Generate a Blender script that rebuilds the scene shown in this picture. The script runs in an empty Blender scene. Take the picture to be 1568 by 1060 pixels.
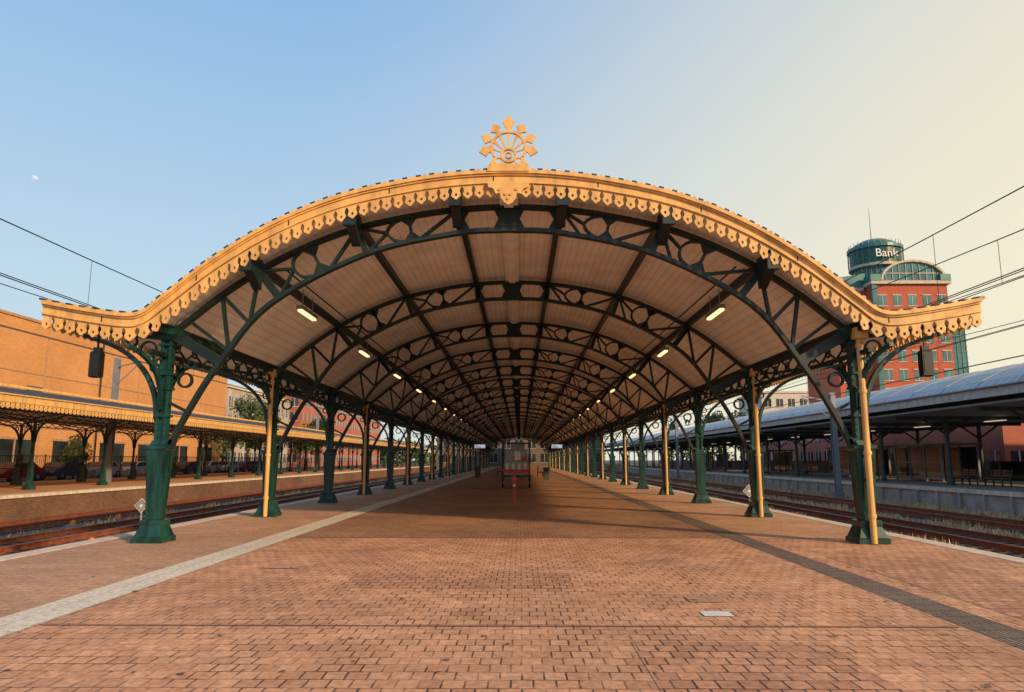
import bpy, math, random
from mathutils import Vector, Matrix
random.seed(7)
R=math.radians
scene=bpy.context.scene
# ------------------------------------------------------------ materials
def mat(name,col,rough=0.6,metal=0.0,var=0.15,scale=3.0,bump=0.0,col2=None,emit=None,estr=0,spec=0.5,detail=4,streak=False):
    m=bpy.data.materials.new(name); m.use_nodes=True
    n=m.node_tree.nodes; l=m.node_tree.links
    b=n['Principled BSDF']
    b.inputs['Roughness'].default_value=rough; b.inputs['Metallic'].default_value=metal
    b.inputs['Specular IOR Level'].default_value=spec
    tc=n.new('ShaderNodeTexCoord'); no=n.new('ShaderNodeTexNoise')
    no.inputs['Scale'].default_value=scale; no.inputs['Detail'].default_value=detail
    if streak:
        mp=n.new('ShaderNodeMapping'); mp.inputs['Scale'].default_value=(3.5,3.5,.6); l.new(tc.outputs['Object'],mp.inputs[0]); l.new(mp.outputs[0],no.inputs['Vector'])
    else: l.new(tc.outputs['Object'],no.inputs['Vector'])
    r=n.new('ShaderNodeValToRGB')
    c2=col2 if col2 else tuple(c*(1-var*2) for c in col)
    c1=tuple(min(1,c*(1+var)) for c in col)
    r.color_ramp.elements[0].position=.3; r.color_ramp.elements[1].position=.7
    r.color_ramp.elements[0].color=(*c2,1); r.color_ramp.elements[1].color=(*c1,1)
    l.new(no.outputs['Fac'],r.inputs['Fac']); l.new(r.outputs['Color'],b.inputs['Base Color'])
    if bump:
        bp=n.new('ShaderNodeBump'); bp.inputs['Strength'].default_value=bump; bp.inputs['Distance'].default_value=.02
        l.new(no.outputs['Fac'],bp.inputs['Height']); l.new(bp.outputs['Normal'],b.inputs['Normal'])
    if emit:
        b.inputs['Emission Color'].default_value=(*emit,1); b.inputs['Emission Strength'].default_value=estr
    return m
def brickmat(name,c1,c2,mortar,w,h,ms,axes='XY',rough=.8,stain=.5,bump=.4,stainscale=.35,bias=0,offset=.5,wob=.03,jp=(.40,.60)):
    m=bpy.data.materials.new(name); m.use_nodes=True
    n=m.node_tree.nodes; l=m.node_tree.links; b=n['Principled BSDF']
    b.inputs['Roughness'].default_value=rough; b.inputs['Specular IOR Level'].default_value=.3
    tc=n.new('ShaderNodeTexCoord'); sp=n.new('ShaderNodeSeparateXYZ'); cb=n.new('ShaderNodeCombineXYZ')
    l.new(tc.outputs['Object'],sp.inputs[0])
    l.new(sp.outputs[axes[0]],cb.inputs[0]); l.new(sp.outputs[axes[1]],cb.inputs[1])
    wn=n.new('ShaderNodeTexNoise'); wn.inputs['Scale'].default_value=1.3; wn.inputs['Detail'].default_value=3
    l.new(tc.outputs['Object'],wn.inputs['Vector'])
    wv=n.new('ShaderNodeVectorMath'); wv.operation='SCALE'; wv.inputs['Scale'].default_value=wob
    l.new(wn.outputs['Color'],wv.inputs[0])
    ad=n.new('ShaderNodeVectorMath'); ad.operation='ADD'
    l.new(cb.outputs[0],ad.inputs[0]); l.new(wv.outputs[0],ad.inputs[1])
    br=n.new('ShaderNodeTexBrick'); br.inputs['Scale'].default_value=1
    br.inputs['Brick Width'].default_value=w; br.inputs['Row Height'].default_value=h
    br.inputs['Mortar Size'].default_value=ms; br.inputs['Bias'].default_value=bias
    br.inputs['Mortar Smooth'].default_value=.3
    br.offset=offset
    br.inputs['Color1'].default_value=(*c1,1); br.inputs['Color2'].default_value=(*c2,1)
    jn=n.new('ShaderNodeTexNoise'); jn.inputs['Scale'].default_value=2.2; jn.inputs['Detail'].default_value=5
    l.new(tc.outputs['Object'],jn.inputs['Vector'])
    jr=n.new('ShaderNodeValToRGB'); jr.color_ramp.elements[0].position=jp[0]; jr.color_ramp.elements[1].position=jp[1]
    jr.color_ramp.elements[0].color=(*mortar,1); jr.color_ramp.elements[1].color=(*[a*.82 for a in c2],1)
    l.new(jn.outputs['Fac'],jr.inputs['Fac']); l.new(jr.outputs['Color'],br.inputs['Mortar'])
    l.new(ad.outputs[0],br.inputs['Vector'])
    no=n.new('ShaderNodeTexNoise'); no.inputs['Scale'].default_value=stainscale; no.inputs['Detail'].default_value=7; no.inputs['Roughness'].default_value=.68
    l.new(tc.outputs['Object'],no.inputs['Vector'])
    mr=n.new('ShaderNodeMapRange'); mr.inputs[1].default_value=.3; mr.inputs[2].default_value=.7
    mr.inputs[3].default_value=1-stain; mr.inputs[4].default_value=1+stain*.4
    l.new(no.outputs['Fac'],mr.inputs[0])
    n2=n.new('ShaderNodeTexNoise'); n2.inputs['Scale'].default_value=16; n2.inputs['Detail'].default_value=4
    l.new(tc.outputs['Object'],n2.inputs['Vector'])
    mr2=n.new('ShaderNodeMapRange'); mr2.inputs[1].default_value=.3; mr2.inputs[2].default_value=.7; mr2.inputs[3].default_value=.72; mr2.inputs[4].default_value=1.18
    l.new(n2.outputs['Fac'],mr2.inputs[0])
    mu=n.new('ShaderNodeMath'); mu.operation='MULTIPLY'; l.new(mr.outputs[0],mu.inputs[0]); l.new(mr2.outputs[0],mu.inputs[1])
    vm=n.new('ShaderNodeVectorMath'); vm.operation='SCALE'
    l.new(br.outputs['Color'],vm.inputs[0]); l.new(mu.outputs[0],vm.inputs['Scale'])
    l.new(vm.outputs[0],b.inputs['Base Color'])
    bp=n.new('ShaderNodeBump'); bp.inputs['Strength'].default_value=bump; bp.inputs['Distance'].default_value=.01
    inv=n.new('ShaderNodeMath'); inv.operation='SUBTRACT'; inv.inputs[0].default_value=1
    l.new(br.outputs['Fac'],inv.inputs[1]); l.new(inv.outputs[0],bp.inputs['Height']); l.new(bp.outputs['Normal'],b.inputs['Normal'])
    return m
def plankmat(name,col,pitch=.16,axis='X',depth=.35,rough=.6,dark=.75,var=.07,scale=.6):
    m=mat(name,col,rough,0,var,scale)
    n=m.node_tree.nodes; l=m.node_tree.links; b=n['Principled BSDF']
    tc=n.new('ShaderNodeTexCoord'); w=n.new('ShaderNodeTexWave'); w.bands_direction=axis
    w.inputs['Scale'].default_value=2*math.pi/(20*pitch)
    l.new(tc.outputs['Object'],w.inputs['Vector'])
    bp=n.new('ShaderNodeBump'); bp.inputs['Strength'].default_value=depth; bp.inputs['Distance'].default_value=.03
    l.new(w.outputs['Fac'],bp.inputs['Height']); l.new(bp.outputs['Normal'],b.inputs['Normal'])
    old=b.inputs['Base Color'].links[0].from_socket
    cr=n.new('ShaderNodeMapRange'); cr.inputs[1].default_value=0; cr.inputs[2].default_value=.12; cr.inputs[3].default_value=dark; cr.inputs[4].default_value=1
    l.new(w.outputs['Fac'],cr.inputs[0])
    vm=n.new('ShaderNodeVectorMath'); vm.operation='SCALE'; l.new(old,vm.inputs[0]); l.new(cr.outputs[0],vm.inputs['Scale'])
    l.new(vm.outputs[0],b.inputs['Base Color'])
    return m
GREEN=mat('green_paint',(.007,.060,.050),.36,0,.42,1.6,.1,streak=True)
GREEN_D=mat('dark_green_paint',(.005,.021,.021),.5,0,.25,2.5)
GOLD=mat('ochre_gold_paint',(.73,.43,.14),.42,0,.14,1.6,.05,streak=True)
CEIL=plankmat('cream_ceiling_boards',(.90,.86,.79),.17,'X',.35,.6,.80,.08,1.1)
CREAM=mat('cream_paint',(.9,.87,.8),.5,0,.06,2)
ROOF=mat('dark_roof_sheet',(.035,.032,.03),.7,0,.2,2)
BLACK=mat('black_plastic',(.012,.012,.013),.45)
PAVE=brickmat('clay_paving',(.74,.40,.22),(.59,.30,.16),(.12,.06,.04),.165,.20,.009,stain=.34,stainscale=.55,jp=(.44,.58))
PATCH=brickmat('relaid_clay_paving',(.66,.34,.19),(.50,.25,.14),(.10,.055,.04),.165,.20,.010,stain=.34,stainscale=.9,jp=(.5,.64))
PAVE2=brickmat('darker_clay_paving',(.46,.26,.15),(.37,.20,.115),(.08,.05,.03),.165,.20,.009,stain=.4)  # darker, browner brick than the front paving
PAVE3=brickmat('edge_paving_slabs',(.62,.37,.22),(.52,.30,.175),(.17,.10,.065),.32,.16,.006,stain=.35)
TACT=brickmat('cream_tactile_tile',(.88,.82,.68),(.84,.77,.62),(.45,.38,.28),.30,.05,.009,stain=.16,bump=.8,offset=0,jp=(.6,.8))
TACTG=brickmat('grey_tactile_tile',(.30,.22,.16),(.24,.18,.13),(.05,.04,.035),.05,.3,.010,stain=.3,bump=.8,offset=0,jp=(.6,.8))
COPE=mat('concrete_coping',(.66,.56,.45),.8,0,.15,4,.2)
CONC=mat('concrete',(.36,.33,.30),.85,0,.15,1.2,.2)
SEAM=mat('dark_joint',(.16,.10,.07),.8)
BALL=mat('ballast_gravel',(.24,.18,.14),.95,0,.3,14,1.0,col2=(.05,.038,.03),detail=8)
RUST=mat('rusty_rail_side',(.28,.08,.035),.8,0,.2,5)
RAILTOP=mat('rail_head',(.42,.38,.35),.35,.8,.1,3)
SLEEP=mat('sleeper',(.13,.08,.06),.9,0,.25,5)
WALLB=brickmat('orange_brick_wall',(.66,.32,.12),(.58,.275,.10),(.42,.27,.16),.42,.13,.012,axes='YZ',stain=.2,bump=.2,stainscale=.15)
BRK=brickmat('old_brick_edge',(.28,.15,.09),(.2,.11,.065),(.1,.07,.05),.22,.07,.01,axes='YZ',stain=.4)
GREYST=mat('grey_steel',(.23,.25,.28),.5,.2,.1,2)
DGST=mat('dark_grey_green_steel',(.06,.085,.085),.5,.1,.15,2)
ZINC=plankmat('blue_grey_standing_seam',(.31,.37,.43),.6,'Y',.5,.45)
DKGLASS=mat('dark_glass',(.03,.04,.045),.08,0,.3,.5,spec=.8)
ASPH=mat('asphalt',(.055,.052,.05),.9,0,.2,2,.2)
EARTH=mat('earth',(.10,.085,.06),.95,0,.3,.05)
LAMP=mat('lamp_tube_lit',(.9,.7,.45),.4,emit=(1,.55,.22),estr=2.5)
LAMPD=mat('lamp_dim',(.9,.8,.65),.4,emit=(1,.75,.5),estr=.6)
RED=mat('red_paint',(.62,.03,.02),.4)
WHITE=mat('white_paint',(.75,.74,.7),.5)
LEAF=mat('foliage',(.08,.11,.03),.8,0,.4,1.5,col2=(.025,.045,.015))
TRUNK=mat('bark',(.09,.065,.045),.9,0,.3,8)
# ------------------------------------------------------------ mesh builder
class MB:
    def __init__(s): s.v=[]; s.f=[]; s.m=[]
    def add(s,vs,fs,mi=0):
        o=len(s.v); s.v+= [tuple(v) for v in vs]
        for f in fs: s.f.append([i+o for i in f]); s.m.append(mi)
    def box(s,x0,x1,y0,y1,z0,z1,mi=0):
        if x0>x1:x0,x1=x1,x0
        if y0>y1:y0,y1=y1,y0
        s.add([(x0,y0,z0),(x1,y0,z0),(x1,y1,z0),(x0,y1,z0),(x0,y0,z1),(x1,y0,z1),(x1,y1,z1),(x0,y1,z1)],
              [(0,3,2,1),(4,5,6,7),(0,1,5,4),(1,2,6,5),(2,3,7,6),(3,0,4,7)],mi)
    def sweep(s,pts,w,h,mi=0,side=(0,1,0),cap=True):
        pts=[Vector(p) for p in pts]; side=Vector(side).normalized(); n=len(pts); vs=[]
        for i,p in enumerate(pts):
            a=pts[max(i-1,0)]; b=pts[min(i+1,n-1)]
            t=(b-a).normalized(); nn=t.cross(side).normalized()
            hh=h[i] if isinstance(h,(list,tuple)) else h
            for sx,sz in((-1,-1),(1,-1),(1,1),(-1,1)): vs.append(p+side*(sx*w/2)+nn*(sz*hh/2))
        fs=[]
        for i in range(n-1):
            for k in range(4):
                a=i*4+k; b=i*4+(k+1)%4; fs.append((a,b,b+4,a+4))
        if cap: fs+=[(3,2,1,0),tuple((n-1)*4+k for k in range(4))]
        s.add(vs,fs,mi)
    def bar(s,p,q,w,h,mi=0,side=(0,1,0)): s.sweep([p,q],w,h,mi,side)
    def tube(s,pts,r,mi=0,n=8):
        pts=[Vector(p) for p in pts]; N=len(pts); vs=[]
        for i,p in enumerate(pts):
            t=(pts[min(i+1,N-1)]-pts[max(i-1,0)]).normalized()
            ref=Vector((0,0,1)) if abs(t.z)<.9 else Vector((1,0,0))
            a=t.cross(ref).normalized(); b=t.cross(a)
            rr=r[i] if isinstance(r,(list,tuple)) else r
            for k in range(n):
                an=2*math.pi*k/n; vs.append(p+a*math.cos(an)*rr+b*math.sin(an)*rr)
        fs=[]
        for i in range(N-1):
            for k in range(n):
                a=i*n+k;b=i*n+(k+1)%n; fs.append((a,b,b+n,a+n))
        fs+=[tuple(range(n))[::-1],tuple((N-1)*n+k for k in range(n))]
        s.add(vs,fs,mi)
    def ring(s,c,Rr,w,h,plane='XZ',mi=0,n=20,a0=0,a1=360):
        c=Vector(c); pts=[]
        for k in range(n+1):
            a=R(a0+(a1-a0)*k/n)
            if plane=='XZ': pts.append(c+Vector((math.cos(a),0,math.sin(a)))*Rr)
            else: pts.append(c+Vector((0,math.cos(a),math.sin(a)))*Rr)
        s.sweep(pts,w,h,mi,(0,1,0) if plane=='XZ' else (1,0,0))
    def sq(s,secs,mi=0,c=(0,0)):
        vs=[]
        for z,hx,hy in secs:
            for sx,sy in((-1,-1),(1,-1),(1,1),(-1,1)): vs.append((c[0]+sx*hx,c[1]+sy*hy,z))
        fs=[]; n=len(secs)
        for i in range(n-1):
            for k in range(4):
                a=i*4+k;b=i*4+(k+1)%4; fs.append((a,b,b+4,a+4))
        fs+=[(3,2,1,0),tuple((n-1)*4+k for k in range(4))]
        s.add(vs,fs,mi)
    def poly(s,pts,off,mi=0):
        off=Vector(off); pts=[Vector(p) for p in pts]; n=len(pts)
        vs=pts+[p+off for p in pts]
        fs=[tuple(range(n)),tuple(range(n,2*n))[::-1]]+[(i,(i+1)%n,(i+1)%n+n,i+n) for i in range(n)]
        s.add(vs,fs,mi)
    def obj(s,name,mats,parent=None,loc=None,smooth=False):
        me=bpy.data.meshes.new(name); me.from_pydata(s.v,[],s.f)
        for m in mats: me.materials.append(m)
        me.polygons.foreach_set('material_index',s.m)
        import bmesh
        bm=bmesh.new(); bm.from_mesh(me); bmesh.ops.recalc_face_normals(bm,faces=bm.faces); bm.to_mesh(me); bm.free()
        if smooth:
            me.polygons.foreach_set('use_smooth',[True]*len(me.polygons))
        return inst(name,me,parent,loc)
def inst(name,me,parent=None,loc=None,rot=None,scale=None):
    o=bpy.data.objects.new(name,me); scene.collection.objects.link(o)
    if parent: o.parent=parent
    if loc: o.location=loc
    if rot: o.rotation_euler=rot
    if scale: o.scale=scale
    return o
def empty(name,loc=(0,0,0)):
    o=bpy.data.objects.new(name,None); o.empty_display_size=.1; scene.collection.objects.link(o); o.location=loc; return o
def catmull(P,n=6):
    P=[Vector(p) for p in P]; out=[]
    Q=[P[0]*2-P[1]]+P+[P[-1]*2-P[-2]]
    for i in range(1,len(Q)-2):
        for k in range(n):
            t=k/n; a,b,c,d=Q[i-1],Q[i],Q[i+1],Q[i+2]
            out.append(.5*((2*b)+(c-a)*t+(2*a-5*b+4*c-d)*t*t+(3*b-a-3*c+d)*t**3))
    out.append(P[-1]); return out
# ------------------------------------------------------------ profile
half=[(0,7.30),(1.04,7.25),(2.08,7.10),(3.38,6.79),(4.65,6.25),(5.78,5.54),(6.74,4.76),(7.12,4.46),(7.5,4.40),(8.3,4.51),(9.12,4.66)]
pp=[(-x,z) for x,z in half[::-1]]+half[1:]
prof=catmull([(x,0,z) for x,z in pp],6)
def topz(x):
    x=abs(x)
    for a,b in zip(prof,prof[1:]):
        if a.x<=x<=b.x: return a.z+(b.z-a.z)*(x-a.x)/(b.x-a.x+1e-9)
    return prof[-1].z
arc=[0]
for a,b in zip(prof,prof[1:]): arc.append(arc[-1]+(b-a).length)
def at(s_):
    s_=max(0,min(arc[-1],s_))
    for i in range(len(prof)-1):
        if s_<=arc[i+1] or i==len(prof)-2:
            t=(s_-arc[i])/(arc[i+1]-arc[i]); return prof[i].lerp(prof[i+1],t),(prof[i+1]-prof[i]).normalized()
PH=[(0,0),(.5,0),(.5,.10),(.44,.14),(.36,.24),(.32,.36),(.33,.48),(.39,.56),(.41,.68),(.34,.82),(.18,.90),(.09,1.0),(0,1.02),(0,.78),(.09,.74),(.12,.66),(.08,.58),(0,.55)]
def pendants(mb,fn,L,pitch,depth,th,mi=0,z0=0):
    n=max(1,round(L/pitch)); p=L/n
    for i in range(n):
        c=(i+.5)*p
        for sg in(1,-1):
            pts=[]
            for u,d in PH:
                P,D,N=fn(c+sg*u*p*.998); pts.append(P+D*(z0+d*depth))
            mb.poly(pts,N*th,mi)
YF=13.7; S=6.5; Y0=14.5; NB=24; YE=Y0+S*NB+.8
canopy=empty('station_canopy')
mb=MB(); n=len(prof)
for lay,(off,mi) in enumerate(((.03,1),(.27,0))):
    vs=[(p.x,YF+.03,p.z-off) for p in prof]+[(p.x,YE,p.z-off) for p in prof]
    mb.add(vs,[(i,i+1,i+1+n,i+n) for i in range(n-1)],mi)
me_obj=mb.obj('roof_shell',[CEIL,ROOF],canopy)
me_obj.data.polygons.foreach_set('use_smooth',[True]*len(me_obj.data.polygons))
mb=MB()
def loftband(o0,o1,y0,y1,mi):
    k=[]
    for p in prof:
        k.append([(p.x,y0,p.z-o0),(p.x,y1,p.z-o0),(p.x,y1,p.z-o1),(p.x,y0,p.z-o1)])
    vs=[v for q in k for v in q]; fs=[]
    for i in range(len(k)-1):
        for j in range(4):
            a=i*4+j;b=i*4+(j+1)%4; fs.append((a,b,b+4,a+4))
    fs+=[(0,1,2,3),tuple(len(vs)-4+j for j in range(4))]
    mb.add(vs,fs,mi)
loftband(-.03,.045,YF-.10,YF+.05,0)
loftband(.047,.08,YF-.06,YF+.05,0)
loftband(.082,.20,YF-.02,YF+.05,0)
loftband(.202,.24,YF-.055,YF+.05,0)
def ff(s_):
    P,T=at(s_)
    D=Vector((T.z,0,-T.x))*.3+Vector((0,0,-1))*.7
    return Vector((P.x,YF-.015,P.z)),D.normalized(),Vector((0,1,0))
pendants(mb,ff,arc[-1],.235,.28,.035,0,.232)
k=0
while k<arc[-1]:
    P,T=at(k); N=Vector((-T.z,0,T.x))
    c=Vector((P.x,YF+.0,P.z))+N*.042
    mb.sweep([c-T*.05,c+T*.05],.2,.035,1)
    mb.ring((c.x+T.x*.13,YF-.06,c.z+T.z*.13-.02),.028,.05,.03,'XZ',0,8)
    k+=.27
# board joints with bolts
k=1.2
while k<arc[-1]:
    P,T=at(k); mb.box(P.x-.012,P.x+.012,YF-.024,YF-.01,P.z-.198,P.z-.085,1); k+=2.1
mb.obj('front_fascia',[GOLD,ROOF],canopy)
mb=MB()
for sg in(-1,1):
    X=9.13*sg; z=4.66
    mb.box(X-.03,X+.03,YF+.06,YE,z-.22,z+.04,0)
    mb.box(X-.06,X+.06,YF+.06,YE,z+.042,z+.07,1)
    def fe(s_): return Vector((X-.02,YF+.06+s_,z)),Vector((0,0,-1)),Vector((1,0,0))
    pendants(mb,fe,60,.25,.28,.035,0,.222)
mb.obj('eave_fascia',[GOLD,ROOF],canopy)
mb=MB()
yz=YF-.07
pl=[(-.42,7.05),(.42,7.05),(.40,6.96),(.30,6.93),(.25,6.82),(.17,6.84),(.15,6.73),(.08,6.64),(0,6.59),(-.08,6.64),(-.15,6.73),(-.17,6.84),(-.25,6.82),(-.30,6.93),(-.40,6.96)]
mb.poly([(x,yz-.02,z) for x,z in pl],(0,.04,0))
for x,z in((0,6.72),(-.17,6.91),(.17,6.91),(-.05,6.81),(.05,6.81)): mb.ring((x,yz-.03,z),.02,.03,.025,'XZ',0,8)
mb.box(-.42,.42,YF-.12,YF+.06,7.28,7.40)
mb.box(-.36,.36,YF-.09,YF+.04,7.40,7.45)
cz=7.81; fy=YF-.03
mb.ring((0,fy,cz),.34,.06,.05,'XZ',0,28,-38,218)
mb.ring((0,fy,cz-.16),.14,.07,.05,'XZ',0,20)
mb.ring((0,fy,cz-.16),.06,.07,.035,'XZ',0,12)
for sg in(-1,1):
    mb.sweep([(sg*.27,fy,cz-.2),(sg*.3,fy,cz-.3),(sg*.36,fy,7.44)],.06,.07)
    mb.ring((sg*.2,fy,7.53),.07,.05,.03,'XZ',0,12)
for k in range(7):
    a=R(90+(k-3)*33)
    d=Vector((math.cos(a),0,math.sin(a))); t=Vector((-d.z,0,d.x)); sc=1.15 if k==3 else 1
    c=Vector((0,fy-.025,cz))
    P=[(.33,-.03),(.40,-.04),(.47*sc,-.12),(.51*sc,-.08),(.60*sc,0),(.51*sc,.08),(.47*sc,.12),(.40,.04),(.33,.03)]
    mb.poly([c+d*r_+t*w for r_,w in P],(0,.05,0))
for k in range(7):
    a=R(90+(k-3)*22); d=Vector((math.cos(a),0,math.sin(a))); t=Vector((-d.z,0,d.x)); c=Vector((0,fy-.02,cz-.16))
    P=[(.13,-.008),(.30,-.02),(.42,-.035),(.47,0),(.42,.035),(.30,.02),(.13,.008)]
    mb.poly([c+d*r_+t*w for r_,w in P],(0,.035,0))
mb.obj('finial',[GOLD,BLACK],canopy)
# truss
bot=catmull([(0,0,6.36),(1.1,0,6.29),(3.0,0,5.84),(4.95,0,4.78),(5.95,0,3.5),(6.5,0,2.55),(6.8,0,1.9)],6)
def botz(x):
    x=abs(x)
    for a,b in zip(bot,bot[1:]):
        if a.x<=x<=b.x: return a.z+(b.z-a.z)*(x-a.x)/(b.x-a.x+1e-9)
    return bot[-1].z
def tz(x): return topz(x)-.44
mb=MB()
tp=[(x/10,0,tz(x/10)) for x in range(-70,71,2)]
mb.sweep(tp,.16,.09)
bp_=[Vector((-p.x,0,p.z)) for p in bot[::-1]]+bot[1:]
mb.sweep(bp_,.16,.08)
T=lambda x:Vector((x,0,tz(x))); B=lambda x:Vector((x,0,botz(x)))
for sg in(-1,1):
    def seg(a,b,w=.07,th=.10): mb.bar((a.x*sg,0,a.z),(b.x*sg,0,b.z),th,w)
    def crv(P,w=.06): mb.sweep(catmull([(v.x*sg,0,v.z) for v in P],5),.10,w)
    nodes=[(1.08,1.03),(3.18,2.98),(5.2,4.75)]
    for a,b in nodes: seg(T(a),B(b),.12)
    mb.poly([(0,-.05,tz(0)),(.34*sg,-.05,tz(.3)),(.22*sg,-.05,(tz(0)+botz(0))/2),(.34*sg,-.05,botz(.3)),(0,-.05,botz(0))],(0,.1,0))
    mb.poly([(1.06*sg,-.05,tz(1)),(.80*sg,-.05,tz(.8)),(.95*sg,-.05,6.6),(.80*sg,-.05,botz(.8)),(1.03*sg,-.05,botz(1))],(0,.1,0))
    for (ta,ba),(tb,bb) in(((1.08,1.03),(3.18,2.98)),((3.18,2.98),(5.2,4.75))):
        mt=(ta+tb)/2; mbm=(ba+bb)/2
        c=(T(mt)+B(mbm))/2; tg=(T(tb)-T(ta)).normalized()
        seg(T(mt),B(mbm),.06)
        mb.poly([(v.x*sg,-.05,v.z) for v in (T(mt-.2),T(mt+.2),T(mt)*.65+B(mbm)*.35+tg*.03,T(mt)*.65+B(mbm)*.35-tg*.03)],(0,.1,0))
        mb.poly([(v.x*sg,-.05,v.z) for v in (B(mbm-.2),B(mbm+.2),T(mt)*.35+B(mbm)*.65+tg*.03,T(mt)*.35+B(mbm)*.65-tg*.03)],(0,.1,0))
        q=-1 if sg==1 else 1
        e=c+tg*(q*.50)
        crv([T(mt+q*.10),(T(mt+q*.36)*.82+B(mbm+q*.36)*.18),e,(T(mt+q*.36)*.18+B(mbm+q*.36)*.82),B(mbm+q*.10)],.05)
        na,nb_=(ta,ba) if q==-1 else (tb,bb)
        seg(e,T(na),.05)
        if q==1: seg(e,B(nb_),.05)
        else: seg(T(na+.02),B(mbm-.5),.05)
        oa,ob=(tb,bb) if q==-1 else (ta,ba)
        seg(T(oa),B(mbm-q*.12),.06)
    seg(T(5.95),B(5.35),.07); seg(T(5.2),B(5.35),.06); seg(T(5.95),B(5.75),.06); seg(T(5.25)*1,B(4.8),.06)
    seg(T(6.6),B(5.75),.06)
    seg(Vector((6.98,0,4.18)),Vector((5.86,0,3.56)),.2,.17)
    mb.ring((6.6*sg,0,3.2),.14,.08,.04,'XZ',0,14)
    seg(Vector((6.9,0,2.75)),B(6.5),.05)
    seg(Vector((6.9,0,3.55)),B(6.05),.05)
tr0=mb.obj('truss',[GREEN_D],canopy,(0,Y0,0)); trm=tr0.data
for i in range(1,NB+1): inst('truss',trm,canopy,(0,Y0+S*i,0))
mb=MB()
for x in(-5.2,-3.18,-1.08,1.08,3.18,5.2):
    z=topz(x)-.27
    mb.box(x-.06,x+.06,YF+.07,YE-.05,z-.17,z-.004)
    mb.poly([(x-.09,YF+.07,z-.28),(x-.09,YF+.07,z+.02),(x-.09,Y0-.09,z+.02),(x-.09,Y0-.09,z-.60)],(.18,0,0))
    mb.box(x-.12,x+.12,YF-.0,YF+.12,z-.36,z-.05)
for sg in(-1,1):
    X=7.0*sg
    mb.box(X-.09,X+.09,YF+.08,YE-.05,4.12,4.24)
    mb.box(X-.05,X+.05,YF+.08,YE-.05,3.66,3.74)
    y=Y0
    while y<YE-1:
        for q in range(8):
            a=y+S*q/8; b=y+S*(q+1)/8; 
            mb.bar((X,a,3.72),(X,b,4.14),.03,.04,0,(1,0,0)); mb.bar((X,a,4.14),(X,b,3.72),.03,.04,0,(1,0,0))
            if y<50: mb.ring((X,(a+b)/2,3.93),.11,.035,.03,'YZ',0,10)
        y+=S
    mb.box(sg*6.93,sg*7.3,YF+.08,YE-.05,4.26,4.33)
    mb.tube([(sg*4.7,Y0,5.55),(sg*4.7,YE-1,5.55)],.02,0,6)
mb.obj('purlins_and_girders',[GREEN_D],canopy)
mb=MB()
mb.box(-.19,.19,YF+.09,YE-.1,6.87,7.0); mb.box(-.10,.10,YF+.09,YE-.1,6.82,6.868)
mb.obj('ridge_duct',[CREAM],canopy)
# columns
def colmesh(sg,pipe):
    mb=MB(); i=-sg
    mb.sq([(0,.30,.30),(.10,.30,.30),(.12,.27,.27),(.32,.20,.20),(.38,.21,.21),(.43,.21,.21),(.45,.13,.14),(1.55,.175,.18),(1.78,.19,.19),(1.82,.22,.22),(1.87,.22,.22),(1.89,.16,.14),(1.98,.13,.11)])
    for dx in(-.085,.085):
        mb.box(dx-.03,dx+.03,-.08,.08,1.96,4.10)
    mb.box(-.055,.055,-.02,.02,1.98,4.1)
    for z in(2.45,3.0,3.3,3.9): mb.box(-.15,.15,-.11,.11,z,z+.05)
    mb.sq([(4.02,.14,.14),(4.12,.24,.24),(4.24,.26,.26)])
    for k in range(10):
        z=.53+k*.12; h=.13+(z-.45)/1.1*.045; hy=.14+(z-.45)/1.1*.04
        for sx in(-1,1):
            mb.box(sx*(h-.03)-.012,sx*(h-.03)+.012,-hy-.014,-hy+.01,z,z+.026)
            mb.box(sx*(h)-.012,sx*(h)+.012,-hy+.02,-hy+.045,z,z+.026)
    for k in range(16):
        z=2.05+k*.125
        for dx in(-.085,.085): mb.box(dx-.012,dx+.012,-.098,-.078,z,z+.026)
    mb.poly([(-.07,-.155,.6),(.07,-.155,.6),(.10,-.19,1.5),(-.10,-.19,1.5)],(0,.02,0))
    o=sg
    pts=catmull([(o*.13,0,2.45),(o*.22,0,2.95),(o*.5,0,3.45),(o*1.0,0,3.85),(o*1.75,0,4.13)],5); mb.sweep(pts,.10,.08)
    mb.bar((o*.1,0,4.08),(o*2.05,0,4.27),.12,.10)
    mb.ring((o*.40,0,3.84),.16,.06,.035,'XZ',0,14); mb.ring((o*.75,0,4.0),.10,.06,.03,'XZ',0,12); mb.ring((o*.24,0,3.46),.09,.06,.03,'XZ',0,12)
    mb.tube([(o*.13,0,2.45),(o*.13,0,2.3)],[.07,.02])
    mb.bar((i*.1,0,1.96),(i*.24,0,1.93),.16,.14)
    for d in(-1,1):
        pts=catmull([(0,d*.1,2.6),(0,d*.2,3.0),(0,d*.5,3.38),(0,d*1.0,3.6),(0,d*1.5,3.68)],4); mb.sweep(pts,.08,.07,0,(1,0,0))
        mb.ring((0,d*.33,3.47),.13,.05,.03,'YZ',0,12)
        mb.ring((0,d*.62,3.56),.08,.05,.03,'YZ',0,10)
    if pipe:
        mb.tube([(i*.02,-.30,.02),(i*.02,-.30,4.0)],.06,1,12)
        for z in(.5,1.7,2.9,3.8): mb.tube([(i*.02,-.30,z),(i*.02,-.30,z+.07)],.078,1,12)
        for z in(1.2,2.6,3.6): mb.box(i*.02-.02,i*.02+.02,-.26,-.08,z,z+.04)
        mb.box(-.12,.12,-.42,-.2,3.98,4.2,1)
    return mb
meshes={}
for sg in(-1,1):
    for pipe in(0,1):
        mb=colmesh(sg,pipe); o=mb.obj('column',[GREEN,GOLD],canopy,(0,-500,0)); meshes[(sg,pipe)]=o.data; bpy.data.objects.remove(o)
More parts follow.
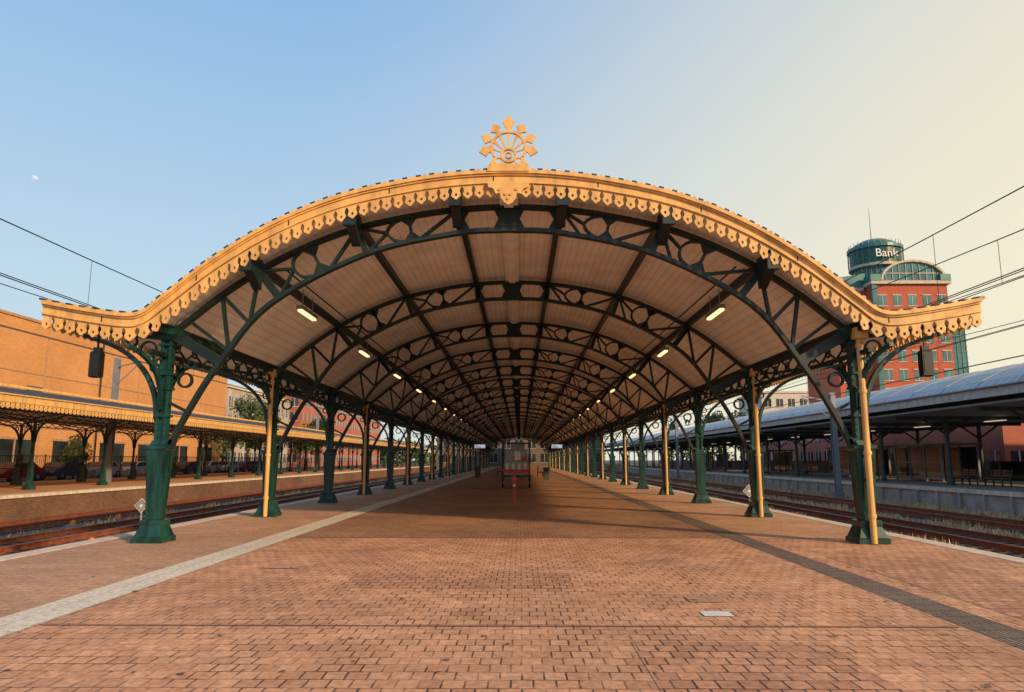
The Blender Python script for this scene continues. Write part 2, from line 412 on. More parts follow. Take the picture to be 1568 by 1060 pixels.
for i in range(NB+1):
    for sg in(-1,1):
        pipe = (i%2==1) or (sg==1 and i==0)
        inst('column',meshes[(sg,int(pipe))],canopy,(7.0*sg,Y0+S*i,0))
mb=MB()
mb.box(-.07,.07,-.65,.65,.0,.09,0); mb.box(-.05,.05,-.6,.6,-.05,-.002,1); mb.bar((0,-.4,.09),(0,-.4,.5),.02,.02,0,(0,1,0)); mb.bar((0,.4,.09),(0,.4,.5),.02,.02,0,(0,1,0))
o=mb.obj('strip_lamp',[GREYST,LAMP],canopy,(-4.95,Y0+2.6,5.1)); lm=o.data
for i in range(0,14):
    for sg in(-1,1):
        if i==0 and sg==-1: continue
        inst('strip_lamp',lm,canopy,(4.95*sg,Y0+2.6+S*i,5.1))
def speaker(x,y):
    mb=MB(); mb.sq([(3.2,.08,.07),(3.22,.10,.09),(3.68,.10,.09),(3.72,.08,.07)]); mb.bar((0,0,3.72),(0,0,4.3),.03,.03); mb.box(-.07,.07,-.04,.04,3.72,3.8); mb.box(-.08,.08,-.098,-.088,3.28,3.62)
    mb.obj('platform_loudspeaker',[BLACK],None,(x,y,0))
speaker(-8.15,YF+.3); speaker(8.15,YF+.3)
# ------------------------------------------------------------ platform
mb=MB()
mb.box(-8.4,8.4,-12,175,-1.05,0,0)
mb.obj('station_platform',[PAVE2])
def sheet(name,x0,x1,y0,y1,z,m):
    mb=MB(); mb.add([(x0,y0,z),(x1,y0,z),(x1,y1,z),(x0,y1,z)],[(0,1,2,3)]); return mb.obj(name,[m])
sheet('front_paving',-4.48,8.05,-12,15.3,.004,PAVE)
sheet('side_paving',-8.05,-4.48,-12,175,.004,PAVE3)
sheet('side_paving',5.0,8.05,15.33,175,.004,PAVE3)
sheet('relaid_paving',-2.1,.9,9.4,10.6,.008,PATCH)
sheet('relaid_paving',5.3,6.9,7.6,12.4,.008,PATCH)
sheet('relaid_paving',1.2,2.9,5.1,6.7,.008,PATCH)
sheet('tactile_line',-5.08,-4.5,-12,175,.008,TACT)
sheet('tactile_line',4.5,4.95,-12,175,.008,TACTG)
sheet('paving_joint',-4.46,4.48,15.26,15.32,.008,SEAM)
sheet('paving_joint',-4.46,4.45,7.28,7.31,.012,SEAM)
mb=MB()
for sg in(-1,1):
    y=-12
    while y<175:
        mb.box(sg*8.06,sg*8.44,y,y+.985,-.14,.012); y+=1
mb.obj('platform_coping',[COPE])
sheet('utility_cover',2.12,2.42,7.75,8.0,.012,WHITE)
sheet('utility_cover',2.15,2.55,8.5,8.85,.012,PAVE3)
sheet('utility_cover',-3.6,-3.1,11.0,11.4,.012,PAVE3)
# small round stains and leaves of litter
mb=MB(); random.seed(5)
for k in range(420):
    x=random.uniform(-8,8); y=4+random.random()**1.3*22; r_=random.uniform(.008,.03)
    mb.add([(x+math.cos(a*.785)*r_*random.uniform(.7,1.2),y+math.sin(a*.785)*r_*random.uniform(.7,1.2),.0155) for a in range(8)],[tuple(range(8))])
mb.obj('pavement_spots',[mat('gum_and_dirt',(.12,.085,.065),.8,0,.3,3)])
# ------------------------------------------------------------ ground
sheet('ground',-2500,2500,-1500,3500,-1.12,EARTH)
sheet('track_bed',-22,24,-30,400,-1.0,BALL)
def track(cx):
    mb=MB()
    y=-8
    while y<170:
        mb.box(cx-1.25,cx+1.25,y,y+.24,-.99,-.93,0); y+=.62
    for sg in(-1,1):
        x=cx+sg*.7525
        mb.box(x-.07,x+.07,-20,350,-.93,-.905,1); mb.box(x-.012,x+.012,-20,350,-.905,-.80,1); mb.box(x-.036,x+.036,-20,350,-.80,-.765,1); mb.box(x-.03,x+.03,-20,350,-.765,-.757,2)
    mb.obj('railway_track',[SLEEP,RUST,RAILTOP])
for c in(-10.4,-14.7,-19,10.4,14.7,19.2): track(c)
mb=MB()
for k in range(16000):
    sg=random.choice((-1,1)); x=sg*random.uniform(8.6,21); y=8+random.random()**1.6*55
    s_=random.uniform(.03,.06); z=-1.0
    a=random.random()*6
    vs=[(x+math.cos(a+j*2.1)*s_,y+math.sin(a+j*2.1)*s_,z) for j in range(3)]+[(x+random.uniform(-.3,.3)*s_,y,z+s_*1.3)]
    mb.add(vs,[(0,1,3),(1,2,3),(2,0,3)])
mb.obj('ballast_stones',[mat('stone',(.32,.25,.20),.9,0,.35,9)])
mb=MB()
for k in range(26000):
    g=random.choice(((12.3,12.8),(16.3,17.4),(20.6,22.8),(20.6,22.7),(-17.1,-16.7)))
    if g[0]<0 and random.random()<.8: continue
    x=random.uniform(*g); y=12+random.random()*95
    cl=.5+.5*math.sin(y*.9+x)*math.sin(y*.37)
    if cl<(.35 if g[0]<20 else .1): continue
    h=random.uniform(.10,.38)*(cl*.7+.3)+.04; a=random.random()*6.28; w=.03+y*.0006
    d=Vector((math.cos(a),math.sin(a),0)); 
    p=Vector((x,y,-1.0)); l_=Vector((random.uniform(-.15,.15),random.uniform(-.1,.1),h))
    mb.add([p-d*w,p+d*w,p+l_],[(0,1,2)])
mb.obj('dry_grass',[mat('dry_grass_blades',(.66,.47,.24),.9,0,.3,1.2,col2=(.34,.25,.11))])
# ------------------------------------------------------------ catenary
def wires(cx,zc,zm,sag=.45,y0=-20,double=True):
    mb=MB(); sp=60
    for s_ in range(5):
        a=y0+s_*sp; pts=[]
        for k in range(17):
            t=k/16; z=zm-sag*4*t*(1-t); pts.append((cx,a+t*sp,z))
            if 0<k<16 and k%2==0: mb.tube([(cx,a+t*sp,z),(cx,a+t*sp,zc)],.008,0,4)
        mb.tube(pts,.015,0,5)
    mb.tube([(cx,-20,zc),(cx,y0+5*sp,zc)],.013,0,5)
    if double: mb.tube([(cx+.12,-20,zc),(cx+.12,y0+5*sp,zc)],.012,0,5)
    mb.obj('overhead_wire',[BLACK])
wires(-10.6,5.4,7.0); wires(-14.7,5.4,7.0); wires(10.6,5.5,7.6); wires(12.2,5.9,7.35,.7,-35,False); wires(14.9,5.5,7.3); wires(19.2,5.5,7.1)
def mast(x,y,h,arm):
    mb=MB()
    mb.box(x-.16,x+.16,y-.16,y-.13,-1,h); mb.box(x-.16,x+.16,y+.13,y+.16,-1,h); mb.box(x-.012,x+.012,y-.13,y+.13,-1,h)
    mb.box(x-.28,x+.28,y-.28,y+.28,-1,-.5)
    mb.bar((x,y,h-.6),(x+arm,y,h-.2),.08,.08); mb.bar((x,y,h-1.8),(x+arm,y,h-.3),.05,.05)
    mb.obj('catenary_mast',[GREYST])
mast(-26.2,46.5,8.2,1.5); mast(21.0,48,6.0,-2.0); mast(21.2,97,7.9,-2.0); mast(-26.2,94,8.2,1.5)
def diamond(x,y,z,s_):
    mb=MB()
    mb.tube([(0,.03,-1-z),(0,.03,.1)],.02,2,8)
    def dm(r_,yy,t,mi): mb.poly([(0,yy,-r_),(r_,yy,0),(0,yy,r_),(-r_,yy,0)],(0,t,0),mi)
    dm(s_,0,.012,0); dm(s_*.88,-.003,.003,1); dm(s_*.78,-.006,.003,2); dm(s_*.25,-.009,.003,0)
    mb.obj('track_sign',[WHITE,BLACK,mat('sign_grey',(.26,.28,.30),.6)],None,(x,y,z))
diamond(-8.75,17.3,.53,.17); diamond(8.8,27.5,.45,.24)
AMB=mat('amber_plastic',(.8,.22,.02),.4)
def tlamp(x,y):
    mb=MB(); mb.sq([(-1,.2,.16),(-.86,.17,.13)],0,(x,y)); mb.tube([(x,y,-.86),(x,y,-.76),(x,y,-.70)],[.12,.11,.04],1,10); mb.tube([(x-.25,y,-.97),(x,y,-.93)],.02,0,6)
    mb.obj('track_marker_lamp',[GREYST,AMB])
for x,y in((-17,28.2),(-16.9,31.2),(-12.6,22),(12.6,33),(12.4,36)): tlamp(x,y)
# ------------------------------------------------------------ left platform and canopy
mb=MB(); mb.box(-34,-21.4,5,200,-1.05,.10,0); mb.box(-21.39,-21.36,5,200,-1.05,-.02,1); mb.box(-21.9,-21.3,5,200,-.02,.115,2)
mb.obj('neighbouring_platform',[PAVE3,BRK,COPE])
lc=empty('neighbouring_canopy')
mb=MB()
lp=[(-21,4.25),(-22.5,4.75),(-24.5,5.05),(-27.2,5.2),(-30,5.05),(-32,4.75),(-33.4,4.25)]
ya,yb=12,200
for off,mi in((0,1),(.12,0)):
    vs=[(x,ya,z-off) for x,z in lp]+[(x,yb,z-off) for x,z in lp]; n=len(lp)
    mb.add(vs,[(i,i+1,i+1+n,i+n) for i in range(n-1)],mi)
mb.box(-21.04,-20.96,ya,yb,3.98,4.27,2); mb.box(-21.06,-20.90,ya,yb,4.272,4.33,2)
def fe(s_): return Vector((-21.02,18+s_,4.25)),Vector((0,0,-1)),Vector((1,0,0))
pendants(mb,fe,100,.30,.26,.03,2,.27)
mb.box(-23.9,-23.8,ya,yb,5.0,5.12,2)
mb.obj('roof_and_fascia',[CEIL,ROOF,GOLD],lc)
mb=MB()
mb.sq([(.1,.22,.22),(.25,.22,.22),(.35,.13,.13),(1.2,.09,.09),(1.3,.13,.13),(1.36,.065,.065),(3.6,.06,.06),(3.7,.12,.12)])
for o in(-1,1):
    pts=catmull([(o*.08,0,2.5),(o*.2,0,3.1),(o*.7,0,3.6),(o*1.9,0,3.95)],4); mb.sweep(pts,.06,.06)
    mb.bar((0,0,3.75),(o*2.4,0,4.1),.07,.07); mb.ring((o*.42,0,3.6),.14,.04,.03,'XZ',0,12)
    pts=catmull([(0,o*.08,2.5),(0,o*.2,3.1),(0,o*.7,3.5),(0,o*1.6,3.62)],4); mb.sweep(pts,.05,.05,0,(1,0,0))
    mb.ring((0,o*.4,3.42),.13,.04,.03,'YZ',0,12)
for q in range(8):
    a=-3.25+6.5*q/8;b=a+6.5/8
    mb.bar((0,a,3.66),(0,b,4.0),.03,.03,0,(1,0,0)); mb.bar((0,a,4.0),(0,b,3.66),.03,.03,0,(1,0,0))
mb.box(-.04,.04,-3.25,3.25,3.6,3.66); mb.box(-.05,.05,-3.25,3.25,4.0,4.08)
o=mb.obj('column',[GREEN],lc,(-24.8,17.5,0)); cm=o.data
for i in range(26):
    for x in(-24.8,-30):
        if i==0 and x==-24.8: continue
        inst('column',cm,lc,(x,17.5+S*i,0))
mb=MB(); mb.box(-260,-34.02,-20,420,-1.1,.0,0); mb.obj('street',[ASPH])
bb=empty('brick_building')
mb=MB(); mb.box(-60,-40,-5,27,-.5,13.0,0); mb.box(-60,-40.9,27,30.5,-.5,13.0,0); mb.box(-60,-40,30.5,98,-.5,12.9,0)
mb.box(-60.2,-39.9,30.4,98.1,12.9,13.12,1); mb.box(-60.2,-39.9,-5,27.05,13,13.22,1)
for y in (45,60,75,90): mb.box(-39.995,-39.97,y,y+.12,0,12.6,1)
for z in (4.2,8.6): mb.box(-39.995,-39.96,30.6,98,z,z+.12,1)
for k in range(9):
    y=34+k*7; mb.box(-40,-39.93,y,y+4.2,1.0,3.2,2); mb.box(-40,-39.86,y-.15,y+4.35,3.2,3.4,1); mb.box(-40.0,-39.86,y+2.05,y+2.15,1,3.2,1)
mb.box(-40,-39.9,50,51.8,5.8,7.6,2); mb.box(-40,-39.9,58,59.8,5.8,7.6,2)
mb.box(-40.95,-40.88,27.6,29.8,6,9.5,1)
mb.tube([(-39.85,68,0),(-39.85,68,12.7)],.08,2,8)
mb.obj('walls',[WALLB,mat('brick_coping',(.42,.25,.14),.8),DKGLASS],bb)
def block(name,x0,x1,y0,y1,h,wm,fl,bay,glass=DKGLASS,z0=-1,trim=COPE):
    e=empty(name); mb=MB(); mb.box(x0,x1,y0,y1,z0,h,0); mb.box(x0-.3,x1+.3,y0-.3,y1+.3,h,h+.5,1)
    nf=int((h-1)/fl)
    for f in range(nf):
        z=1+f*fl
        n=int((x1-x0)/bay)
        for k in range(n):
            x=x0+(x1-x0)*(k+.5)/n; mb.box(x-bay*.3,x+bay*.3,y0-.03,y0-.005,z,z+fl*.58,2)
            mb.box(x-.06,x+.06,y0-.08,y0-.03,z,z+fl*.58,1); mb.box(x-bay*.34,x+bay*.34,y0-.15,y0-.005,z-.18,z-.02,1)
        sd=x1 if x1<0 else x0; sgn=1 if x1<0 else -1
        n=int((y1-y0)/bay)
        for k in range(n):
            y=y0+(y1-y0)*(k+.5)/n; mb.box(sd+sgn*.005,sd+sgn*.03,y-bay*.3,y+bay*.3,z,z+fl*.58,2); mb.box(sd+sgn*.03,sd+sgn*.08,y-.06,y+.06,z,z+fl*.58,1)
    mb.obj('walls',[wm,trim,glass],e)
REDW=mat('red_render',(.42,.13,.08),.8,0,.12,.4)
GRYW=mat('grey_render',(.42,.38,.34),.8,0,.12,.4)
block('apartment_block',-66,-48,118,150,13.5,GRYW,3.1,2.6)
block('red_office_block',-70,-50,165,260,17,REDW,3.2,3)
block('white_office',64,92,190,210,19,mat('white_render',(.6,.56,.5),.7),3.6,3)
block('red_brick_office',46,60,92,150,9.5,REDW,3.2,3)
block('station_side_building',40,90,60,88,5.5,REDW,2.3,2.2)
block('low_brick_shop',40,60,18,56,4.6,REDW,3.4,2.2)
block('added_end_building',-20,20,176,190,10,mat('brown_render',(.16,.12,.095),.8),3.4,3,trim=CONC)  # dark building added to close off the bright canopy end
# ------------------------------------------------------------ trees
def leaves(mb,c,rx,rz,nc,nl,ls):
    for q in range(nc):
        while True:
            d=Vector((random.uniform(-1,1),random.uniform(-1,1),random.uniform(-1,1)))
            if d.length<1: break
        cc=Vector(c)+Vector((d.x*rx,d.y*rx,d.z*rz)); rr=rx*random.uniform(.18,.36)
        for j in range(nl):
            e=Vector((random.gauss(0,1),random.gauss(0,1),random.gauss(0,1))).normalized()*rr*random.uniform(.6,1)
            p=cc+e; a=Vector((random.gauss(0,1),random.gauss(0,1),random.gauss(0,1))).normalized()*ls; b=a.orthogonal().normalized()*ls*.6
            mb.add([p-a,p+b,p+a,p-b],[(0,1,2,3)],0)
def treemesh(h,seed):
    random.seed(seed); mb=MB()
    mb.tube([(0,0,0),(.05*h*.2,0,h*.25),(0,.02*h,h*.5),(.02*h,0,h*.8)],[h*.028,h*.022,h*.015,h*.004],1,8)
    for k in range(7):
        a=k*2.4; z=h*(.32+.06*k); l_=h*.22
        mb.tube([(0,0,z),(math.cos(a)*l_*.5,math.sin(a)*l_*.5,z+l_*.4),(math.cos(a)*l_,math.sin(a)*l_,z+l_*.6)],[h*.01,h*.007,h*.002],1,5)
    leaves(mb,(0,0,h*.66),h*.3,h*.34,42,60,h*.022)
    o=mb.obj('t',[LEAF,TRUNK]); m=o.data; bpy.data.objects.remove(o); return m
tm=[treemesh(10,s_) for s_ in(1,2,3)]
random.seed(11)
for x,y,s_ in((-38,62,.38),(-37,104,.95),(-42,112,1.15),(-37.5,92,.7),(-44,160,1.1),(-38,130,.8),(92,100,1.0),(66,92,1.1),(44,160,1.2),(52,175,1.3),(60,180,1.2),(92,118,1.7),(100,125,1.8),(37,165,1.1)):
    inst('tree',random.choice(tm),None,(x,y,-.2),(0,0,random.random()*6),(s_,s_,s_))
mb=MB()
for k in range(34): 
    x=random.uniform(-230,-30) if k%2 else random.uniform(30,240); leaves(mb,(x,random.uniform(300,360),4),9,6,14,40,.8)
mb.obj('distant_trees',[LEAF])
def carmesh(col):
    mb=MB()
    side=[(-2.1,.28),(-2.15,.62),(-2.05,.86),(-1.35,.95),(-.75,1.38),(.75,1.44),(1.5,1.02),(2.05,.92),(2.15,.6),(2.1,.28)]
    mb.poly([(x,-.84,z) for x,z in side],(0,1.68,0),0)
    for s_ in(-1,1):
        y=s_*.845
        mb.poly([(-1.18,y,.98),(-.7,y,1.31),(-.05,y,1.35),(-.05,y,.98)],(0,s_*.01,0),1); mb.poly([(.03,y,.98),(.03,y,1.36),(.7,y,1.36),(1.25,y,1.02)],(0,s_*.01,0),1)
        for x in(-1.3,1.3): mb.tube([(x,s_*.62,.32),(x,s_*.87,.32)],.32,2,18); mb.tube([(x,s_*.87,.32),(x,s_*.88,.32)],.19,3,12)
    mb.poly([(-1.33,-.7,.975),(-.78,-.7,1.375),(-.78,.7,1.375),(-1.33,.7,.975)],(-.02,0,.02),1)
    mb.box(-2.17,-2.14,-.75,-.45,.6,.74,3); mb.box(-2.17,-2.14,.45,.75,.6,.74,3)
    o=mb.obj('c',[mat('car_paint',col,.25,.3,.03),DKGLASS,BLACK,GREYST]); m=o.data; bpy.data.objects.remove(o); return m
cms=[carmesh(c) for c in((.5,.5,.5),(.03,.05,.1),(.3,.02,.02),(.6,.6,.58))]
for k in range(12): inst('parked_car',cms[(k*3)%4],None,(-37.6,43+k*5.6,0),(0,0,R(90+random.uniform(-2,2))))
mb=MB()
y=20
while y<150:
    mb.box(-34.33,-34.27,y,y+.06,0,2.0); y+=2.5
y=20
for z in(.25,1.85): mb.box(-34.32,-34.28,20,150,z,z+.05)
while y<120: mb.box(-34.31,-34.29,y,y+.02,.25,1.85); y+=.22
mb.obj('railing_fence',[GREEN_D])
# ------------------------------------------------------------ right platform
mb=MB(); mb.box(23,36,5,230,-1.05,.10,0); mb.box(22.9,23.5,5,230,-.08,.12,1); mb.box(36.02,260,-20,420,-1.1,0.02,2)
y=6
while y<120: mb.box(22.84,22.9,y,y+.12,-1,-.08,0); y+=2.0
mb.obj('opposite_platform',[CONC,COPE,ASPH])
rc=empty('modern_platform_canopy')
mb=MB(); rp=[]
for k in range(13):
    t=k/12; a=R(15+150*t); rp.append((29.5-7.4*math.cos(a)/math.cos(R(15)),4.85+1.95*(math.sin(a)-math.sin(R(15)))/(1-math.sin(R(15)))))
ya,yb=14,230
for off,mi in((0,0),(.18,1)):
    vs=[(x,ya,z-off) for x,z in rp]+[(x,yb,z-off) for x,z in rp]; n=len(rp)
    mb.add(vs,[(i,i+1,i+1+n,i+n) for i in range(n-1)],mi)
mb.box(21.95,22.12,ya,yb,4.48,4.90,2); mb.box(21.8,22.13,ya,yb,4.902,4.96,3)
mb.box(22.4,36.5,ya,yb,4.2,4.3,1)
y=ya+3
while y<yb:
    for (x,z),(x2,z2) in zip(rp,rp[1:]): mb.bar((x,y,z+.01),(x2,y,z2+.01),.04,.04,0)
    y+=3
mb.obj('roof',[ZINC,GREYST,mat('light_grey_fascia',(.42,.42,.42),.5),GREYST],rc)
mb=MB()
for x in(26,33):
    mb.tube([(x,0,.1),(x,0,4.2)],.13,0,12); mb.tube([(x,0,.1),(x,0,.35)],.2,0,12)
    for o_ in(-1,1): mb.bar((x,0,3.1),(x+o_*1.6,0,4.2),.1,.1)
mb.box(23,36,-.1,.1,4.0,4.2)
mb.box(28.9,29.1,-.9,.9,3.9,3.95,1)
o=mb.obj('support_frame',[DGST,LAMPD],rc,(0,20,0)); fm=o.data
for i in range(1,22): inst('support_frame',fm,rc,(0,20+i*8,0))
def shelter(y):
    mb=MB()
    mb.box(29,29.05,y,y+6,.4,2.5,1); mb.box(31.5,31.55,y,y+6,.4,2.5,1)
    for yy in(y,y+2,y+4,y+6):
        for x in(29,31.5): mb.box(x-.04,x+.09,yy-.04,yy+.04,.1,2.62,0)
    mb.box(28.8,31.8,y-.2,y+6.2,2.62,2.75,0); mb.box(28.98,29.07,y,y+6,.3,.42,0); mb.box(28.98,29.07,y,y+6,1.4,1.46,0)
    mb.obj('platform_shelter',[GREYST,DKGLASS])
for y in(50,62,84,110,140): shelter(y)
WOODB=mat('brown_wood',(.2,.1,.05),.6)
def bench(x,y):
    mb=MB()
    for q in range(4): mb.box(x+.0+q*.12,x+.1+q*.12,y-.9,y+.9,.53,.57,0)
    for q in range(3): mb.bar((x+.52+q*.03,y-.9,.7+q*.14),(x+.52+q*.03,y+.9,.7+q*.14),.1,.03,0,(0,0,1))
    for yy in(-.75,0,.75): mb.box(x+.02,x+.08,y+yy-.03,y+yy+.03,.1,.53,1); mb.box(x+.5,x+.56,y+yy-.03,y+yy+.03,.1,1.05,1); mb.box(x,x+.5,y+yy-.03,y+yy+.03,.48,.529,1)
    mb.obj('platform_bench',[WOODB,BLACK])
for x,y in((27.2,42),(27.2,45),(27.2,57),(27.2,70)): bench(x,y)
mb=MB()
for k in range(40): mb.box(36.1,36.2,16+k*4,16+k*4+3.9,.1,1.5,int(k%3==0)); mb.box(36.06,36.24,16+k*4-.08,16+k*4-.01,.1,1.6,0)
mb.obj('screen_fence',[GREYST,DKGLASS])
# ------------------------------------------------------------ tower
tw=empty('bank_tower')
TB=brickmat('tower_red_brick',(.55,.14,.075),(.48,.12,.065),(.3,.12,.085),.6,.2,.02,axes='XZ',stain=.15,bump=.1)
TEAL=mat('teal_glass',(.05,.20,.20),.15,0,.3,.3,spec=.8)
TEALD=mat('teal_metal',(.05,.17,.16),.4,.2,.15,.5)
LT=mat('tower_trim',(.50,.44,.36),.6)
mb=MB(); yb0=130
mb.box(65.4,79.0,yb0,148,-1,33.6,0)
mb.box(79.0,82.0,yb0+.8,148,-1,26,2)
mb.box(59.5,65.4,yb0+3,148,-1,33,0)
for f in range(26): mb.box(79.0,82.1,yb0+.7,yb0+.78,1+f,1.12+f,3)
for k in range(4): mb.box(79.3+k*.85,79.42+k*.85,yb0+.7,yb0+.79,0,26,3)
for f in range(9):
    z=2.0+f*3.45
    for k in range(5):
        x=67.0+k*2.7
        w=.72
        mb.box(x-w,x+w,yb0-.04,yb0-.005,z,z+1.9,2)
        mb.box(x-w-.15,x+w+.15,yb0-.12,yb0-.005,z+1.9,z+2.08,4); mb.box(x-w-.15,x+w+.15,yb0-.12,yb0-.005,z-.17,z-.01,4)
        mb.box(x-.05,x+.05,yb0-.09,yb0-.042,z,z+1.9,4)
    for k in range(2):
        x=61+k*2.4; mb.box(x-.7,x+.7,yb0+2.96,yb0+2.995,z,z+1.9,2); mb.box(x-.9,x+.9,yb0+2.9,yb0+2.995,z-.2,z-.01,4)
mb.box(65.1,66.0,yb0-.3,yb0-.13,0,33.6,2)
mb.box(64.9,79.6,yb0-.6,148.3,33.602,34.2,4)
mb.box(59,65,yb0+2.5,148.3,33.002,33.6,4)
mb.poly([(59,yb0+2.6,33.6),(60.5,yb0+2.6,35.6),(65.4,yb0+2.6,36.4),(65.4,yb0+2.6,33.6)],(0,14,0),3)
vc=72.9
pts=[]
for k in range(15):
    a=R(180*k/14); pts.append((vc+5.9*math.cos(a),34.3+3.7*math.sin(a)))
mb.poly([(x,yb0,z) for x,z in pts],(0,15,0),2)
for k in range(14): mb.bar((pts[k][0],yb0-.1,pts[k][1]),(pts[k+1][0],yb0-.1,pts[k+1][1]),.9,.4,4)
for k in range(-4,5): mb.box(vc+k*1.25-.05,vc+k*1.25+.05,yb0-.15,yb0-.02,34.3,34.3+3.5*math.sqrt(max(0,1-(k*1.25/5.9)**2)),4)
mb.box(67.2,78.6,yb0-.16,yb0-.02,35.6,35.75,4)
for x in(65.8,78.6): mb.box(x-1,x+.9,yb0-.7,yb0+2,34.21,35.4,3)
cx,cy=69.6,136.5
mb.tube([(cx,cy,33),(cx,cy,38.0)],3.9,3,28)
mb.tube([(cx,cy,38.0),(cx,cy,38.5)],4.9,4,28)
mb.tube([(cx,cy,38.5),(cx,cy,41.6)],4.6,5,28)
mb.tube([(cx,cy,41.6),(cx,cy,42.2)],5.0,3,28)
mb.tube([(cx,cy,42.2),(cx,cy,43.0),(cx,cy,43.8),(cx,cy,44.1)],[4.5,3.8,2.2,.2],3,28)
mb.tube([(cx-.5,cy,43.2),(cx-.5,cy,50.5)],[.12,.05],4,6)
for k in range(28):
    a=2*math.pi*k/28; mb.tube([(cx+math.cos(a)*4.85,cy+math.sin(a)*4.85,38.5),(cx+math.cos(a)*4.85,cy+math.sin(a)*4.85,41.6)],.06,3,4)
    mb.tube([(cx+math.cos(a)*3.95,cy+math.sin(a)*3.95,34),(cx+math.cos(a)*3.95,cy+math.sin(a)*3.95,38)],.08,4,4)
    mb.tube([(cx+math.cos(a)*4.6,cy+math.sin(a)*4.6,42.2),(cx+math.cos(a)*4.6,cy+math.sin(a)*4.6,43.1)],.06,4,4)
mb.tube([(cx+3.2,cy-2.6,37),(cx+3.2,cy-2.6,42.4)],.6,4,10)
mb.obj('tower_body',[TB,COPE,TEAL,TEALD,LT,mat('green_sign_band',(.01,.09,.07),.4)],tw)
cu=bpy.data.curves.new('sign_text','FONT'); cu.body='Bank'; cu.size=2.2; cu.extrude=.05; cu.align_x='CENTER'
to=bpy.data.objects.new('tmp',cu); scene.collection.objects.link(to)
bpy.context.view_layer.update()
me=bpy.data.meshes.new_from_object(to); bpy.data.objects.remove(to); me.materials.clear(); me.materials.append(WHITE)
inst('sign_lettering',me,tw,(cx-.3,131.5,39.4),(R(90),0,0))
# ------------------------------------------------------------ things on platform
def cart(x,y):
    mb=MB()
    for sx in(-.78,.78):
        for yy in(-.0,2.0):
            mb.tube([(sx-.05,yy,.3),(sx+.05,yy,.3)],.3,0,18); mb.tube([(sx-.07,yy,.3),(sx+.07,yy,.3)],.1,3,10)
        mb.box(sx-.03,sx+.03,-.3,-.24,.3,2.55,0); mb.box(sx-.03,sx+.03,2.3,2.36,.3,2.55,0)
        for z in(1.1,1.7,2.5): mb.box(sx-.02,sx+.02,-.24,2.3,z,z+.05,0)
    mb.box(-.85,.85,-.35,2.4,.62,.74,0); mb.box(-.8,.8,-.3,-.24,2.5,2.58,0)
    mb.box(-.72,.72,-.38,-.352,.86,1.0,1); mb.box(-.8,.8,-.42,-.39,1.0,1.06,1)
    mb.box(-.70,.70,-.2,2.2,.742,1.5,2); mb.box(-.66,.66,-.15,2.0,1.502,2.2,4); mb.box(-.3,.5,-.1,1.5,2.202,2.6,2)
    for k in range(4): mb.box(-.6+k*.35,-.45+k*.35,-.215,-.205,.85,1.4,3)
    for k,(a,b,c_,d_) in enumerate(((-.6,-.2,1.55,1.9),(-.1,.25,1.6,2.1),(.3,.6,1.55,1.8))): mb.box(a,b,-.165,-.152,c_,d_,(2,3,1)[k])
    mb.obj('luggage_cart',[BLACK,RED,mat('cart_panel',(.33,.36,.30),.35),WHITE,mat('cart_glass',(.20,.24,.22),.15,0,.4,3)],None,(x,y,0))
cart(0,42)
mb=MB(); mb.tube([(0,0,0),(0,0,.03)],.13,0,14); mb.tube([(0,0,.03),(0,0,.98)],.045,0,12); mb.tube([(0,0,.98),(0,0,1.02)],.055,0,12); mb.tube([(0,0,.6),(0,0,.68)],.048,1,12); mb.box(-.09,.09,-.05,.05,.85,.95,0)
mb.obj('red_bollard',[RED,WHITE],None,(0,27.6,0))
BLU=mat('blue_casing',(.02,.04,.2),.4); LIT=mat('lit_panel',(.7,.75,.85),.4,emit=(.7,.8,1),estr=.5)
def screen(x,y):
    mb=MB(); mb.box(-.65,.65,-.12,.12,2.85,3.35,0); mb.box(-.6,.6,-.125,-.122,2.9,3.3,1)
    for sx in(-.5,.5): mb.bar((sx,0,3.35),(sx,0,topz(x)-.3),.04,.04)
    for k in range(3): mb.box(-.5,.2-.2*k,-.129,-.126,2.95+k*.11,2.99+k*.11,2)
    mb.obj('departure_screen',[BLU,LIT,BLACK],None,(x,y,0))
screen(-4.3,82); screen(4.4,82)
def bin_(x,y):
    mb=MB(); mb.sq([(0,.2,.2),(.05,.24,.24),(.85,.26,.26),(.9,.28,.28),(1.0,.22,.22)]); mb.box(-.15,.15,-.285,-.262,.68,.8,1); mb.box(-.18,.18,-.262,-.25,.2,.55,0)
    mb.obj('litter_bin',[DGST,BLACK],None,(x,y,0))
bin_(-3.6,66); bin_(2.4,60)
def pbench(x,y):
    mb=MB()
    for q in range(5): mb.box(-.25+q*.1,-.17+q*.1,-1,1,.44,.48,0)
    for q in range(3): mb.box(-.3,-.26,-1,1,.6+q*.14,.7+q*.14,0)
    for yy in(-.8,.8): mb.box(-.3,.25,yy-.03,yy+.03,.38,.44,1); mb.box(-.3,-.25,yy-.03,yy+.03,0,.98,1); mb.box(.18,.23,yy-.03,yy+.03,0,.38,1)
    mb.obj('platform_bench',[WOODB,BLACK],None,(x,y,0))
pbench(2.2,70); pbench(-1.8,74)
import bmesh
me=bpy.data.meshes.new('moon'); bm=bmesh.new(); bmesh.ops.create_uvsphere(bm,u_segments=32,v_segments=16,radius=8); bm.to_mesh(me); bm.free()
me.materials.append(mat('moon_sky_glow',(.20,.21,.22),.9,0,.3,.2,emit=(.44,.62,.82),estr=.9))  # sky-blue glow added so the moon's unlit side blends with the sky
d=Vector(((48-796)/1100,.9877-.2364*.1564,.1564+.2364*.9877))
inst('moon',me,None,tuple(Vector((.22,0,1.6))+d*2000))
